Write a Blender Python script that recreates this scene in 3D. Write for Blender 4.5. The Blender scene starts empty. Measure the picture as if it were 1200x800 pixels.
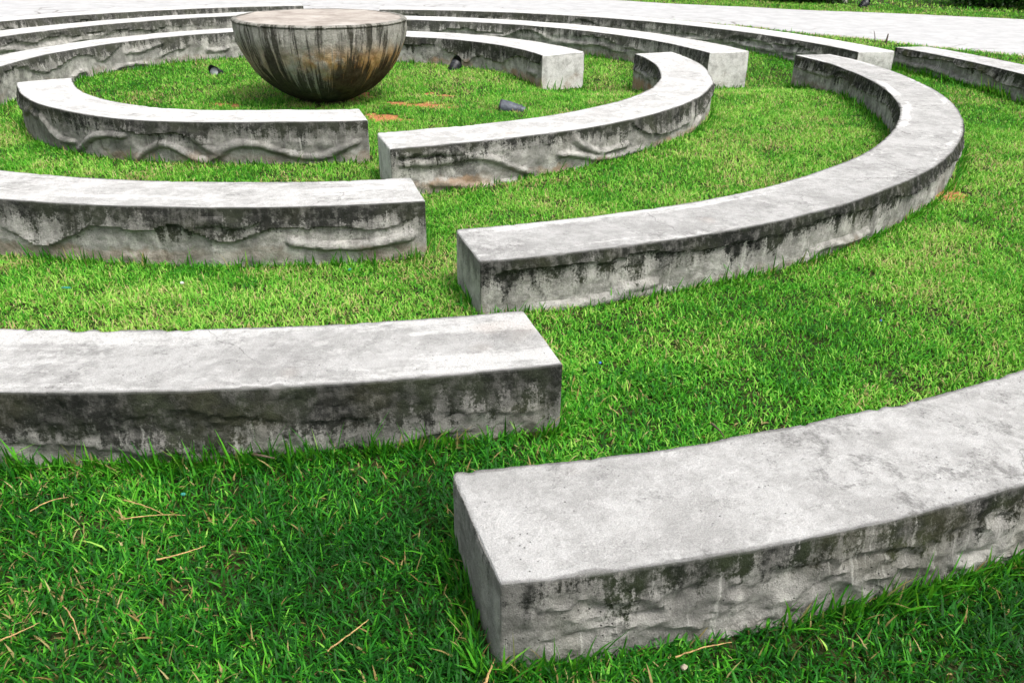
import bpy, bmesh, math, random
import numpy as np
from mathutils import Vector, Matrix

# ------------------------------------------------------------------ camera, sky, sun, exposure
sc = bpy.context.scene
COL = sc.collection
R = math.radians
cam_d = bpy.data.cameras.new('camera'); cam = bpy.data.objects.new('camera', cam_d); COL.objects.link(cam)
cr = Vector((0.99987259, 0.00710971, 0.01429188)); cu = Vector((-0.01596264, 0.44534025, 0.89521911)); cf = Vector((0, 0.89533318, -0.445397))
M = Matrix((cr, cu, -cf)).transposed().to_4x4()
CAM = Vector((1.8297, -9.9491, 1.8047))
M.translation = CAM
cam.matrix_world = M
cam_d.sensor_fit = 'HORIZONTAL'; cam_d.sensor_width = 36; cam_d.lens = 995.94 / 1200 * 36
cam_d.clip_start = 0.05; cam_d.clip_end = 2000
sc.camera = cam

SUN_EL, SUN_AZ = 60, 132          # azimuth measured clockwise from +Y (128: behind the camera, to the right)
world = bpy.data.worlds.new("World"); sc.world = world; world.use_nodes = True
wn = world.node_tree; bg = wn.nodes['Background']
sky = wn.nodes.new('ShaderNodeTexSky'); sky.sky_type = 'NISHITA'; sky.sun_disc = False
sky.sun_elevation = R(SUN_EL); sky.sun_rotation = R(SUN_AZ); sky.dust_density = 6; sky.air_density = 1.2; sky.ozone_density = 0.6
hs = wn.nodes.new('ShaderNodeHueSaturation'); hs.inputs['Saturation'].default_value = 0.28
wn.links.new(sky.outputs[0], hs.inputs['Color']); wn.links.new(hs.outputs[0], bg.inputs[0]); bg.inputs[1].default_value = 0.145
sd = bpy.data.lights.new('sun', 'SUN'); sd.energy = 1.5; sd.angle = R(11); sd.color = (1, 0.97, 0.92)
so = bpy.data.objects.new('sun', sd); COL.objects.link(so)
az = R(SUN_AZ); el = R(SUN_EL)
sdir = Vector((math.sin(az) * math.cos(el), math.cos(az) * math.cos(el), math.sin(el)))
so.rotation_euler = sdir.to_track_quat('Z', 'Y').to_euler(); so.location = (0, 0, 30)
sc.view_settings.view_transform = 'Standard'; sc.view_settings.look = 'None'
sc.view_settings.exposure = 0.65; sc.view_settings.gamma = 1; sc.view_settings.use_curve_mapping = False

# ------------------------------------------------------------------ helpers
rng = np.random.default_rng(7); random.seed(7)
def sstep(a, b, x):
    t = np.clip((np.asarray(x, float) - a) / (b - a), 0, 1); return t * t * (3 - 2 * t)
_lat = np.random.default_rng(3).random((256, 256))
def vnoise(x, y, seed=0):
    x = np.asarray(x, float) + seed * 17.31; y = np.asarray(y, float) + seed * 9.77
    xi = np.floor(x).astype(int); yi = np.floor(y).astype(int); fx = x - xi; fy = y - yi
    fx = fx * fx * (3 - 2 * fx); fy = fy * fy * (3 - 2 * fy)
    g = lambda a, b: _lat[a % 256, b % 256]
    return (g(xi, yi) * (1 - fx) + g(xi + 1, yi) * fx) * (1 - fy) + (g(xi, yi + 1) * (1 - fx) + g(xi + 1, yi + 1) * fx) * fy
def fbm(x, y, seed=0, o=4):
    s = 0; a = 0.5; t = 0
    for k in range(o):
        s = s + a * vnoise(x * 2 ** k, y * 2 ** k, seed + k * 3); t += a; a *= 0.5
    return s / t
def n1(s, seed): return vnoise(s, np.zeros_like(s) + 0.37, seed) * 2 - 1

def mesh_np(name, verts, quads=None, tris=None, attrs=None, smooth=True):
    me = bpy.data.meshes.new(name); nv = len(verts)
    me.vertices.add(nv); me.vertices.foreach_set('co', np.asarray(verts, np.float32).ravel())
    q = np.zeros((0, 4), int) if quads is None else np.asarray(quads)
    t = np.zeros((0, 3), int) if tris is None else np.asarray(tris)
    loops = np.concatenate([q.ravel(), t.ravel()]).astype(np.int32)
    starts = np.concatenate([np.arange(len(q)) * 4, len(q) * 4 + np.arange(len(t)) * 3]).astype(np.int32)
    me.loops.add(len(loops)); me.loops.foreach_set('vertex_index', loops)
    me.polygons.add(len(starts)); me.polygons.foreach_set('loop_start', starts)
    me.polygons.foreach_set('use_smooth', np.full(len(starts), smooth))
    for k, v in (attrs or {}).items():
        a = me.attributes.new(k, 'FLOAT', 'POINT'); a.data.foreach_set('value', np.asarray(v, np.float32).ravel())
    me.update(calc_edges=True); me.validate()
    return me
def link(name, me, mat, parent=None, loc=None):
    o = bpy.data.objects.new(name, me); COL.objects.link(o)
    if mat: me.materials.append(mat)
    if parent: o.parent = parent
    if loc is not None: o.location = loc
    return o
def tag(o, label=None, cat=None, group=None, kind=None):
    for k, v in (('label', label), ('category', cat), ('group', group), ('kind', kind)):
        if v: o[k] = v
    return o
def empty(name, loc, rot=(0, 0, 0)):
    o = bpy.data.objects.new(name, None); COL.objects.link(o); o.location = loc; o.rotation_euler = rot; o.empty_display_size = 0.1
    return o
def bm_obj(name, bm, mat, parent=None, loc=None, smooth=True):
    me = bpy.data.meshes.new(name); bm.to_mesh(me); bm.free()
    for p in me.polygons: p.use_smooth = smooth
    return link(name, me, mat, parent, loc)

class NT:
    """small wrapper for writing node trees"""
    def __init__(s, name):
        s.mat = bpy.data.materials.new(name); s.mat.use_nodes = True; s.t = s.mat.node_tree; s.n = s.t.nodes; s.n.clear()
        s.out = s.n.new('ShaderNodeOutputMaterial')
    def put(s, sock, v):
        if isinstance(v, bpy.types.NodeSocket): s.t.links.new(v, sock)
        elif isinstance(v, (tuple, list)) and len(v) == 3 and sock.type == 'RGBA': sock.default_value = (*v, 1)
        else: sock.default_value = v
    def math(s, op, a, b=0.0, c=0.0, clamp=False):
        n = s.n.new('ShaderNodeMath'); n.operation = op; n.use_clamp = clamp
        s.put(n.inputs[0], a); s.put(n.inputs[1], b); s.put(n.inputs[2], c); return n.outputs[0]
    def attr(s, name): n = s.n.new('ShaderNodeAttribute'); n.attribute_name = name; return n.outputs['Fac']
    def comb(s, x, y, z=0.0):
        n = s.n.new('ShaderNodeCombineXYZ'); s.put(n.inputs[0], x); s.put(n.inputs[1], y); s.put(n.inputs[2], z); return n.outputs[0]
    def pos(s): return s.n.new('ShaderNodeNewGeometry').outputs['Position']
    def noise(s, vec, scale, detail=4, rough=0.55, dist=0.0, out='Fac'):
        n = s.n.new('ShaderNodeTexNoise'); s.put(n.inputs['Vector'], vec); n.inputs['Scale'].default_value = scale
        n.inputs['Detail'].default_value = detail; n.inputs['Roughness'].default_value = rough; n.inputs['Distortion'].default_value = dist
        return n.outputs[out]
    def voro(s, vec, scale, feature='F1'):
        n = s.n.new('ShaderNodeTexVoronoi'); n.feature = feature; s.put(n.inputs['Vector'], vec); n.inputs['Scale'].default_value = scale; return n.outputs['Distance']
    def ramp(s, v, a, b, lo=0.0, hi=1.0):
        n = s.n.new('ShaderNodeMapRange'); n.interpolation_type = 'SMOOTHSTEP'; s.put(n.inputs[0], v)
        n.inputs[1].default_value = a; n.inputs[2].default_value = b; n.inputs[3].default_value = lo; n.inputs[4].default_value = hi
        return n.outputs[0]
    def mix(s, f, a, b, mode='MIX'):
        n = s.n.new('ShaderNodeMix'); n.data_type = 'RGBA'; n.blend_type = mode; s.put(n.inputs[0], f); s.put(n.inputs[6], a); s.put(n.inputs[7], b); return n.outputs[2]
    def bump(s, h, strength=0.5, dist=0.01, normal=None):
        n = s.n.new('ShaderNodeBump'); n.inputs['Strength'].default_value = strength; n.inputs['Distance'].default_value = dist; s.put(n.inputs['Height'], h)
        if normal is not None: s.put(n.inputs['Normal'], normal)
        return n.outputs[0]
    def bsdf(s, col, rough=0.9, normal=None, spec=0.25, metal=0.0):
        n = s.n.new('ShaderNodeBsdfPrincipled'); s.put(n.inputs['Base Color'], col); s.put(n.inputs['Roughness'], rough)
        n.inputs['Specular IOR Level'].default_value = spec; n.inputs['Metallic'].default_value = metal
        if normal is not None: s.put(n.inputs['Normal'], normal)
        return n
    def done(s, sh):
        s.t.links.new(sh.outputs[0] if hasattr(sh, 'outputs') else sh, s.out.inputs[0]); return s.mat

def simple(name, col, rough=0.6, metal=0.0, var=0.3, scale=30, spec=0.4):
    t = NT(name); c = t.mix(t.ramp(t.noise(t.pos(), scale), 0.3, 0.7), tuple(x * (1 - var) for x in col), tuple(min(1, x * (1 + var)) for x in col))
    return t.done(t.bsdf(c, rough, None, spec, metal))

# ------------------------------------------------------------------ weathered concrete
def concrete(name, mold=0.5, band=0.62, paint=0.3, topcol=0.5, side=0.40, rimwhite=0.0, soil=0.1, green=0.2, stripes=0.0, capclean=1.0, blotch=0.5, topspot=0.4):
    t = NT(name)
    su, sv, hz, top, w, lip, cap, crease_dark = (t.attr(k) for k in ('su', 'sv', 'hz', 'top', 'wv', 'lip', 'cap', 'crease_dark'))
    P = t.pos()
    cen = lambda v, k: t.math('MULTIPLY', t.math('SUBTRACT', v, 0.5), k)
    def add(*v):
        o = v[0]
        for x in v[1:]: o = t.math('ADD', o, x)
        return o
    big = t.noise(P, 2.2, 4); mid = t.noise(P, 9, 6, 0.65); m2 = t.noise(P, 22, 6, 0.72); fine = t.noise(P, 75, 6, 0.78); grit = t.noise(P, 260, 3, 0.7)
    # sides: cloudy grey cement
    c = t.mix(t.ramp(add(mid, cen(m2, .6)), 0.28, 0.72), (side * .50, side * .485, side * .45), (side * 1.22, side * 1.19, side * 1.11))
    streak = t.noise(t.comb(t.math('MULTIPLY', su, 13.0), t.math('MULTIPLY', sv, 1.3), 3.1), 1.0, 6, 0.68)
    streak2 = t.noise(t.comb(t.math('MULTIPLY', su, 38.0), t.math('MULTIPLY', sv, 2.0), 8.4), 1.0, 4, 0.65)
    wet = t.noise(t.comb(t.math('MULTIPLY', su, 4.0), t.math('MULTIPLY', sv, .9), 6.2), 1.0, 3, 0.6)
    c = t.mix(t.math('MULTIPLY', t.ramp(wet, 0.46, 0.62), 0.55), c, (side * .36, side * .355, side * .33))
    c = t.mix(t.math('MULTIPLY', t.ramp(streak2, 0.57, 0.68), t.ramp(big, 0.40, 0.58, 0.0, 0.6)), c, (0.60, 0.59, 0.55))
    # grey-black algae: a ragged, grainy band under the rim with drips, thicker on the hanging plaster layer
    v = add(hz, cen(streak, 1.7), cen(big, 1.2), cen(mid, 0.9), cen(m2, 0.7), cen(fine, 1.2), t.math('MULTIPLY', lip, 0.22), t.math('MULTIPLY', cap, -0.5 * capclean))
    m = t.math('MULTIPLY', t.ramp(v, band, band + 0.32), mold, clamp=True)
    m = t.math('MULTIPLY', m, t.ramp(add(m2, cen(mid, .8), cen(streak2, .4)), 0.26, 0.56, 0.52, 1.0))
    # crease shade painted in together with algae, in broken lines along the carved roots
    m = t.math('MAXIMUM', m, t.math('MULTIPLY', t.math('MULTIPLY', crease_dark, t.ramp(add(mid, cen(fine, .6)), .34, .56)), .85))
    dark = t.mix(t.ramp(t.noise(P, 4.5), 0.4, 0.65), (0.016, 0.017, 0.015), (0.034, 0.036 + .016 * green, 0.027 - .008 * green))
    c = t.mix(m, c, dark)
    bl = add(t.noise(P, 5, 6, 0.72, 0.8), cen(fine, 0.55), cen(t.noise(P, 1.7, 2), .5))
    c = t.mix(t.math('MULTIPLY', t.ramp(bl, 0.58, 0.70), blotch), c, (0.04, 0.04, 0.036))
    c = t.mix(t.math('MULTIPLY', t.ramp(t.noise(P, 3.3, 4), 0.46, 0.66), 0.5 * green), c, (0.12, 0.12, 0.055))
    c = t.mix(t.math('MULTIPLY', t.ramp(add(hz, cen(mid, 0.6)), 0.22, 0.04), t.ramp(t.noise(P, 1.6, 3), 0.42, 0.60, 0.0, soil)), c, (0.40, 0.25, 0.14))
    # sawn looking ends of the benches are cleaner
    c = t.mix(t.math('MULTIPLY', cap, t.ramp(add(mid, cen(fine, .5)), .35, .60, .35 * capclean, .85 * capclean)), c, (.72, .715, .69))
    # top
    tc = t.mix(t.ramp(add(t.noise(P, 4, 6, 0.7), cen(m2, .7)), 0.32, 0.68), (topcol * .80, topcol * .79, topcol * .77), (topcol * 1.14, topcol * 1.13, topcol * 1.11))
    pn = t.noise(t.comb(t.math('MULTIPLY', su, .9), t.math('MULTIPLY', w, 2.6), 1.7), 1.0, 7, 0.62, 0.5)
    edge = t.math('ABSOLUTE', t.math('SUBTRACT', w, 0.5))
    pv = add(pn, t.ramp(edge, 0.20, 0.44, 0, 0.30 * rimwhite), cen(m2, 0.22), cen(fine, 0.10))
    th = 0.74 - 0.4 * paint
    tc = t.mix(t.ramp(pv, th, th + 0.09, 0.0, 0.70), tc, (0.76, 0.755, 0.74))
    sc1 = t.noise(t.comb(t.math('MULTIPLY', su, 2.6), t.math('MULTIPLY', w, 9.0), 5.7), 1.0, 7, 0.75, 0.5)
    tc = t.mix(t.math('MULTIPLY', t.ramp(add(sc1, cen(fine, .30), cen(big, .3)), 0.55, 0.70), 0.75 * stripes), tc, (0.15, 0.147, 0.14))
    ts = add(t.noise(P, 6.5, 7, 0.75, 0.4), cen(fine, 0.5), cen(big, .5))
    tc = t.mix(t.math('MULTIPLY', t.ramp(ts, 0.54, 0.72), topspot), tc, (0.13, 0.128, 0.12))
    wv2 = t.n.new('ShaderNodeVectorMath'); wv2.operation = 'MULTIPLY_ADD'; t.put(wv2.inputs[0], t.noise(P, 3.5, 5, out='Color')); wv2.inputs[1].default_value = (.45, .45, 0); t.put(wv2.inputs[2], P)
    hair = t.math('MULTIPLY', t.ramp(t.voro(wv2.outputs[0], .75, 'DISTANCE_TO_EDGE'), .0045, .0015), t.ramp(t.noise(P, 1.1, 2), .47, .56))
    tc = t.mix(t.math('MULTIPLY', hair, .4), tc, (.07, .065, .06))
    tc = t.mix(t.math('MULTIPLY', t.ramp(add(t.noise(P, 16, 5, .7), cen(big, .6)), .60, .68), .45), tc, (.66, .655, .64))
    tc = t.mix(t.math('MULTIPLY', t.ramp(fine, 0.62, 0.74), 0.5), tc, (0.15, 0.145, 0.13))
    tc = t.mix(t.math('MULTIPLY', t.ramp(t.noise(P, 1.9, 2), 0.66, 0.74), 0.22), tc, (0.50, 0.36, 0.27))
    tc = t.mix(t.math('MULTIPLY', t.ramp(add(edge, cen(m2, 0.07)), 0.475, 0.497), 0.55), tc, (0.10, 0.10, 0.09))
    c = t.mix(top, c, tc)
    c = t.mix(1.0, c, t.mix(t.ramp(grit, 0.3, 0.7), (0.76, 0.76, 0.76), (1.14, 1.14, 1.14)), 'MULTIPLY')
    pit = t.ramp(t.voro(P, 38), 0.05, 0.13)
    pm = t.math('MULTIPLY', t.math('SUBTRACT', 1.0, pit), t.ramp(t.noise(P, 5), 0.47, 0.56))
    c = t.mix(t.math('MULTIPLY', pm, 0.8), c, (0.04, 0.04, 0.035))
    hgt = add(t.math('MULTIPLY', m2, .8), t.math('MULTIPLY', fine, 0.8), t.math('MULTIPLY', grit, 0.25), t.math('MULTIPLY', pm, -0.9))
    return t.done(t.bsdf(c, 0.93, t.bump(hgt, 0.95, 0.016), 0.15))

CON_A = concrete('concrete_innermost', mold=0.95, band=0.56, paint=0.60, topcol=0.62, soil=0.35, rimwhite=.3, side=.34, blotch=.6)
CON_INNER = concrete('concrete_inner', mold=0.97, band=0.50, paint=0.50, topcol=0.6, soil=0.75, rimwhite=.3, blotch=.6, side=.45)
CON_WHITE = concrete('concrete_whitewashed', mold=0.97, band=0.54, paint=0.62, topcol=0.58, soil=0.3, stripes=1, side=.45, blotch=.4)
CON_RIM = concrete('concrete_pale_rim', mold=1.0, band=0.52, paint=0.24, topcol=0.475, rimwhite=.55, soil=0.25, side=.46, capclean=.35, blotch=.3, topspot=.5)
CON_DARK = concrete('concrete_mouldy', mold=0.97, band=0.34, paint=0.52, topcol=0.5, soil=0.1, green=0.35, side=.36, blotch=.8, rimwhite=.25)
CON_GREY = concrete('concrete_grey', mold=1.0, band=0.70, paint=0.16, topcol=0.55, soil=0.05, green=0.5, side=0.42, capclean=.15, blotch=.35, topspot=.62)
CON_BACK = concrete('concrete_back', mold=0.9, band=0.62, paint=0.62, topcol=0.62, soil=0.2, side=.48, blotch=.6)

# ------------------------------------------------------------------ ground shape
H = 0.305
def gz(x, y):
    x = np.asarray(x, float); y = np.asarray(y, float)
    a = R(19); d = -x * math.sin(a) + y * math.cos(a); q = x * math.cos(a) + y * math.sin(a)
    dip = -0.10 * np.exp(-(d / 0.8) ** 2) * sstep(1.6, 2.6, q) * (1 - sstep(5.4, 6.4, q))
    r = np.hypot(x, y)
    dip = dip - .055 * (1 - sstep(5.3, 6.2, r)) * (1 - .85 * sstep(1.0, 2.6, x) * sstep(1.5, .2, y)) - .045 * np.exp(-((x + 2.9) ** 2 + (y + 1.3) ** 2) / 1.1)
    return dip + (vnoise(x * 0.9, y * 0.9, 5) - 0.5) * 0.03 * (1 - sstep(14, 30, r)) + 2.2 * sstep(24, 90, r)

# (name, centre, r_in, r_out, angle from, angle to, r-correction polynomial points, height)
B = {}
def arc(k, c, ri, ro, a0, a1, corr=None, h=H): B[k] = dict(c=c, ri=ri, ro=ro, a0=R(a0), a1=R(a1), corr=corr, h=h)
arc('A', (-.463, -.277), 2.34, 2.827, -158.5, -66.6, ([-158, -150, -132, -120, -110, -101, -90, -82, -72, -66], [.0, -.01, .02, .03, .04, .0, -.05, -.07, -.02, .01]))
arc('B', (-.178, .211), 3.633, 4.178, -75.0, 17.5, ([-75, -68, -60, -52, -40, -33, -25, -14, -5, 2, 17], [.035, -.02, -.03, -.02, -.01, .0, .01, .005, -.01, 0, 0]))
arc('D', (.047, -.185), 5.602, 6.105, -74.7, 17.0, ([-75, -70, -65, -58, -52, -46, -40, -31, -23, -14, -3, 8, 17], [.0, -.01, -.01, .01, .01, .0, .01, .0, .0, 0, .0, 0, -.06]))
arc('C', (-.129, .282), 5.045, 5.562, -158, -75.1)
arc('E', (-.023, .164), 7.052, 7.56, -157, -74.3)
arc('F', (.381, -.688), 7.251, 7.755, -79.6, 24.2)
arc('G1L', (.145, -.268), 3.859, 4.322, 104, 197)
arc('G1R', (-.204, .169), 2.474, 3.114, 19.8, 101)
arc('G2L', (.291, .371), 5.517, 6.049, 104, 197)
arc('G2R', (-.215, .041), 4.707, 5.32, 17.3, 101)
arc('G3', (.132, -.016), 6.406, 6.97, 15.8, 97)
arc('G4', (.215, .198), 7.045, 7.60, 109.4, 196)

ENDS = {'A': (-158.89, -155.6, -66.66, -67.6), 'B': (-75.2, -74.75, 16.42, 17.45), 'C': (-158, -158, -75.14, -75.05), 'D': (-74.75, -74.57, 16.22, 16.3), 'E': (-157, -157, -74.37, -74.29),
        'F': (-79.86, -79.37, 24.11, 23.7), 'G1R': (18.6, 21.6, 101, 101), 'G2R': (17.0, 17.56, 101, 101), 'G3': (15.77, 15.77, 97, 97)}   # inner and outer corner angles of both ends
def rcorr(b, th):
    if not b['corr']: return np.zeros_like(th)
    return np.interp(np.degrees(th), b['corr'][0], b['corr'][1])
def inside(b, x, y, m=0.0):
    dx = x - b['c'][0]; dy = y - b['c'][1]; r = np.hypot(dx, dy); th = np.arctan2(dy, dx)
    for tt in (th, th + 2 * math.pi):
        pass
    mid = (b['a0'] + b['a1']) / 2; half = (b['a1'] - b['a0']) / 2
    dth = (th - mid + math.pi) % (2 * math.pi) - math.pi
    co = rcorr(b, mid + dth)
    return (np.abs(dth) * r < half * r + m) & (r > b['ri'] + co - m) & (r < b['ro'] + co + m)

# ------------------------------------------------------------------ the ground and the road
def axis(dense0, dense1, step, far):
    a = np.arange(dense0, dense1 + step, step); out = []
    d = step; v = dense1
    while v < far: d *= 1.25; v += d; out.append(v)
    hi = np.array(out); out = []; d = step; v = dense0
    while v > -far: d *= 1.25; v -= d; out.append(v)
    return np.concatenate([np.array(out)[::-1], a, hi])
SOIL = [(-1.31, -.55, .30, .22), (.76, -.43, .34, .22), (.41, -1.22, .36, .26), (.53, -.30, .25, .2), (5.02, -3.78, .34, .2), (2.29, -6.56, .22, .14), (.97, .25, .22, .14), (1.35, -8.0, .3, .15),
        (2.75, -6.4, .35, .2), (4.6, -4.2, .5, .22), (-.4, -5.75, .5, .2), (1.3, -5.4, .3, .2), (0.9, -7.55, .35, .2), (0.2, -7.9, .3, .2), (-.25, .0, .55, .5)]
def soil(x, y):
    s = np.zeros_like(np.asarray(x, float)); n = fbm(np.asarray(x) * 8, np.asarray(y) * 8, 11)
    for i, (a, b, rx, ry) in enumerate(SOIL):
        k = .86 if i in (0, 1, 2, 3, 14) else 0.72 if i in (4, 6) else 0.30
        s = np.maximum(s, k * sstep(1.15, 0.35, np.hypot((x - a) / rx, (y - b) / ry) + (n - 0.5) * 2.2))
    return s
xs = axis(-12, 17, 0.085, 700); ys = axis(-11, 17, 0.085, 700)
X, Y = np.meshgrid(xs, ys); Z = gz(X, Y) + (fbm(X * 6, Y * 6, 2, 2) - 0.5) * 0.015 * (np.hypot(X, Y) < 20)
nx, ny = len(xs), len(ys); idx = np.arange(nx * ny).reshape(ny, nx)
quads = np.stack([idx[:-1, :-1], idx[:-1, 1:], idx[1:, 1:], idx[1:, :-1]], -1).reshape(-1, 4)
t = NT('turf_soil')
P = t.pos(); so_ = t.attr('soil')
far = t.mix(t.ramp(t.noise(P, 1.2, 6, .7), .35, .65), (0.025, 0.075, 0.012), (0.07, 0.13, 0.025))
near = t.mix(t.ramp(t.noise(P, 14, 5, .7), .35, .7), (0.012, 0.024, 0.006), (0.055, 0.055, 0.018))
g = t.mix(t.ramp(t.noise(P, 45, 3), .62, .75, 0, .35), near, (.20, .13, .06))
r_ = t.n.new('ShaderNodeVectorMath'); r_.operation = 'LENGTH'; t.put(r_.inputs[0], P)
g = t.mix(t.ramp(r_.outputs['Value'], 16, 24), g, far)
sv_ = t.math('ADD', so_, t.math('MULTIPLY', t.math('SUBTRACT', t.noise(P, 22, 4, .7), .5), .6))
g = t.mix(t.ramp(sv_, .3, .6), g, t.mix(t.ramp(t.noise(P, 30, 5, .7), .3, .7), (.33, .11, .045), (.52, .23, .11)))
MAT_GROUND = t.done(t.bsdf(g, 0.95, t.bump(t.noise(P, 60, 5, .7), .6, .02), .15))
ground = tag(link('ground', mesh_np('ground', np.stack([X, Y, Z], -1).reshape(-1, 3), quads, attrs=dict(soil=soil(X, Y) * (np.hypot(X, Y) < 12))), MAT_GROUND), kind='structure')

def chaikin(p, n=4):
    p = np.array(p, float)
    for _ in range(n):
        a = p[:-1] * .75 + p[1:] * .25; b = p[:-1] * .25 + p[1:] * .75
        q = np.empty((len(a) * 2, 2)); q[0::2] = a; q[1::2] = b; p = np.vstack([p[:1], q, p[-1:]])
    return p
near_e = chaikin([(40, -26), (16, -2.6), (12, 1.4), (9.67, 3.82), (8.3, 5.15), (7.0, 6.65), (5.2, 8.1), (2.6, 8.8), (-1, 8.8), (-4.5, 7.9), (-7.6, 5.2), (-12, .5), (-30, -14)])
far_e = chaikin([(60, -9), (26, 4.2), (18, 7.5), (12.72, 9.55), (9.45, 10.69), (8.28, 11.05), (5.8, 11.95), (4.2, 12.9), (0, 15.2), (-6, 16.5), (-13, 15), (-22, 9), (-50, -8)])
def resamp(p, n):
    d = np.r_[0, np.cumsum(np.hypot(*np.diff(p, axis=0).T))]; q = np.linspace(0, d[-1], n)
    return np.c_[np.interp(q, d, p[:, 0]), np.interp(q, d, p[:, 1])]
NR = 900; ne = resamp(near_e, NR); fe = resamp(far_e, NR)
s_ = np.arange(NR)[:, None] * 0.09
jit = lambda seed: (fbm(s_ * 1.1, s_ * 0 + seed, seed) - .5) * .30 + (vnoise(s_ * 9, s_ * 0, seed + 1) - .5) * .10
dirn = (fe - ne) / np.linalg.norm(fe - ne, axis=1, keepdims=True)
ne = ne + dirn * jit(21); fe = fe + dirn * jit(33)
NC = 60; f_ = np.linspace(0, 1, NC)[None, :, None]
G = ne[:, None, :] * (1 - f_) + fe[:, None, :] * f_
zr = gz(G[..., 0], G[..., 1]) + 0.022
zr[:, 0] -= 0.05; zr[:, -1] -= 0.05
idx = np.arange(NR * NC).reshape(NR, NC)
quads = np.stack([idx[:-1, :-1], idx[1:, :-1], idx[1:, 1:], idx[:-1, 1:]], -1).reshape(-1, 4)
t = NT('pale_paving'); P = t.pos(); rw = t.attr('rw')
c = t.mix(t.ramp(t.noise(P, 3, 6, .7), .3, .7), (.37, .37, .375), (.48, .48, .48))
c = t.mix(t.ramp(t.noise(P, 28, 4, .7), .55, .72, 0, .45), c, (.36, .36, .36))
wob = t.n.new('ShaderNodeVectorMath'); wob.operation = 'MULTIPLY_ADD'; t.put(wob.inputs[0], t.noise(P, 1.5, 3, out='Color')); wob.inputs[1].default_value = (.5, .5, 0); t.put(wob.inputs[2], P)
cr_ = t.math('SUBTRACT', 1.0, t.ramp(t.voro(wob.outputs[0], 1.1, 'DISTANCE_TO_EDGE'), .010, .035))
cr_ = t.math('MULTIPLY', cr_, t.ramp(rw, .42, .2))
cr_ = t.math('MULTIPLY', cr_, t.ramp(t.noise(P, .9), .45, .6))
c = t.mix(t.math('MULTIPLY', cr_, .75), c, (.16, .15, .13))
c = t.mix(t.math('MULTIPLY', t.ramp(t.math('ABSOLUTE', t.math('SUBTRACT', rw, .5)), .46, .5), t.ramp(t.noise(P, 5, 4), .4, .6)), c, (.42, .33, .24))
MAT_ROAD = t.done(t.bsdf(c, .9, t.bump(t.math('SUBTRACT', t.noise(P, 60, 4), cr_), .4, .01), .2))
rwv = np.broadcast_to(f_[..., 0], (NR, NC))
tag(link('road', mesh_np('road', np.dstack([G, zr[..., None]]).reshape(-1, 3), quads, attrs=dict(rw=rwv)), MAT_ROAD), kind='structure')
ROADPOLY = np.vstack([ne, fe[::-1]])
def in_poly(x, y, poly):
    c = np.zeros(x.shape, bool); px, py = poly[:, 0], poly[:, 1]; qx, qy = np.roll(px, 1), np.roll(py, 1)
    for a, b, e, f in zip(px, py, qx, qy):
        k = ((b > y) != (f > y))
        if abs(f - b) < 1e-12: continue
        c ^= k & (x < (e - a) * (y - b) / (f - b) + a)
    return c

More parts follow.
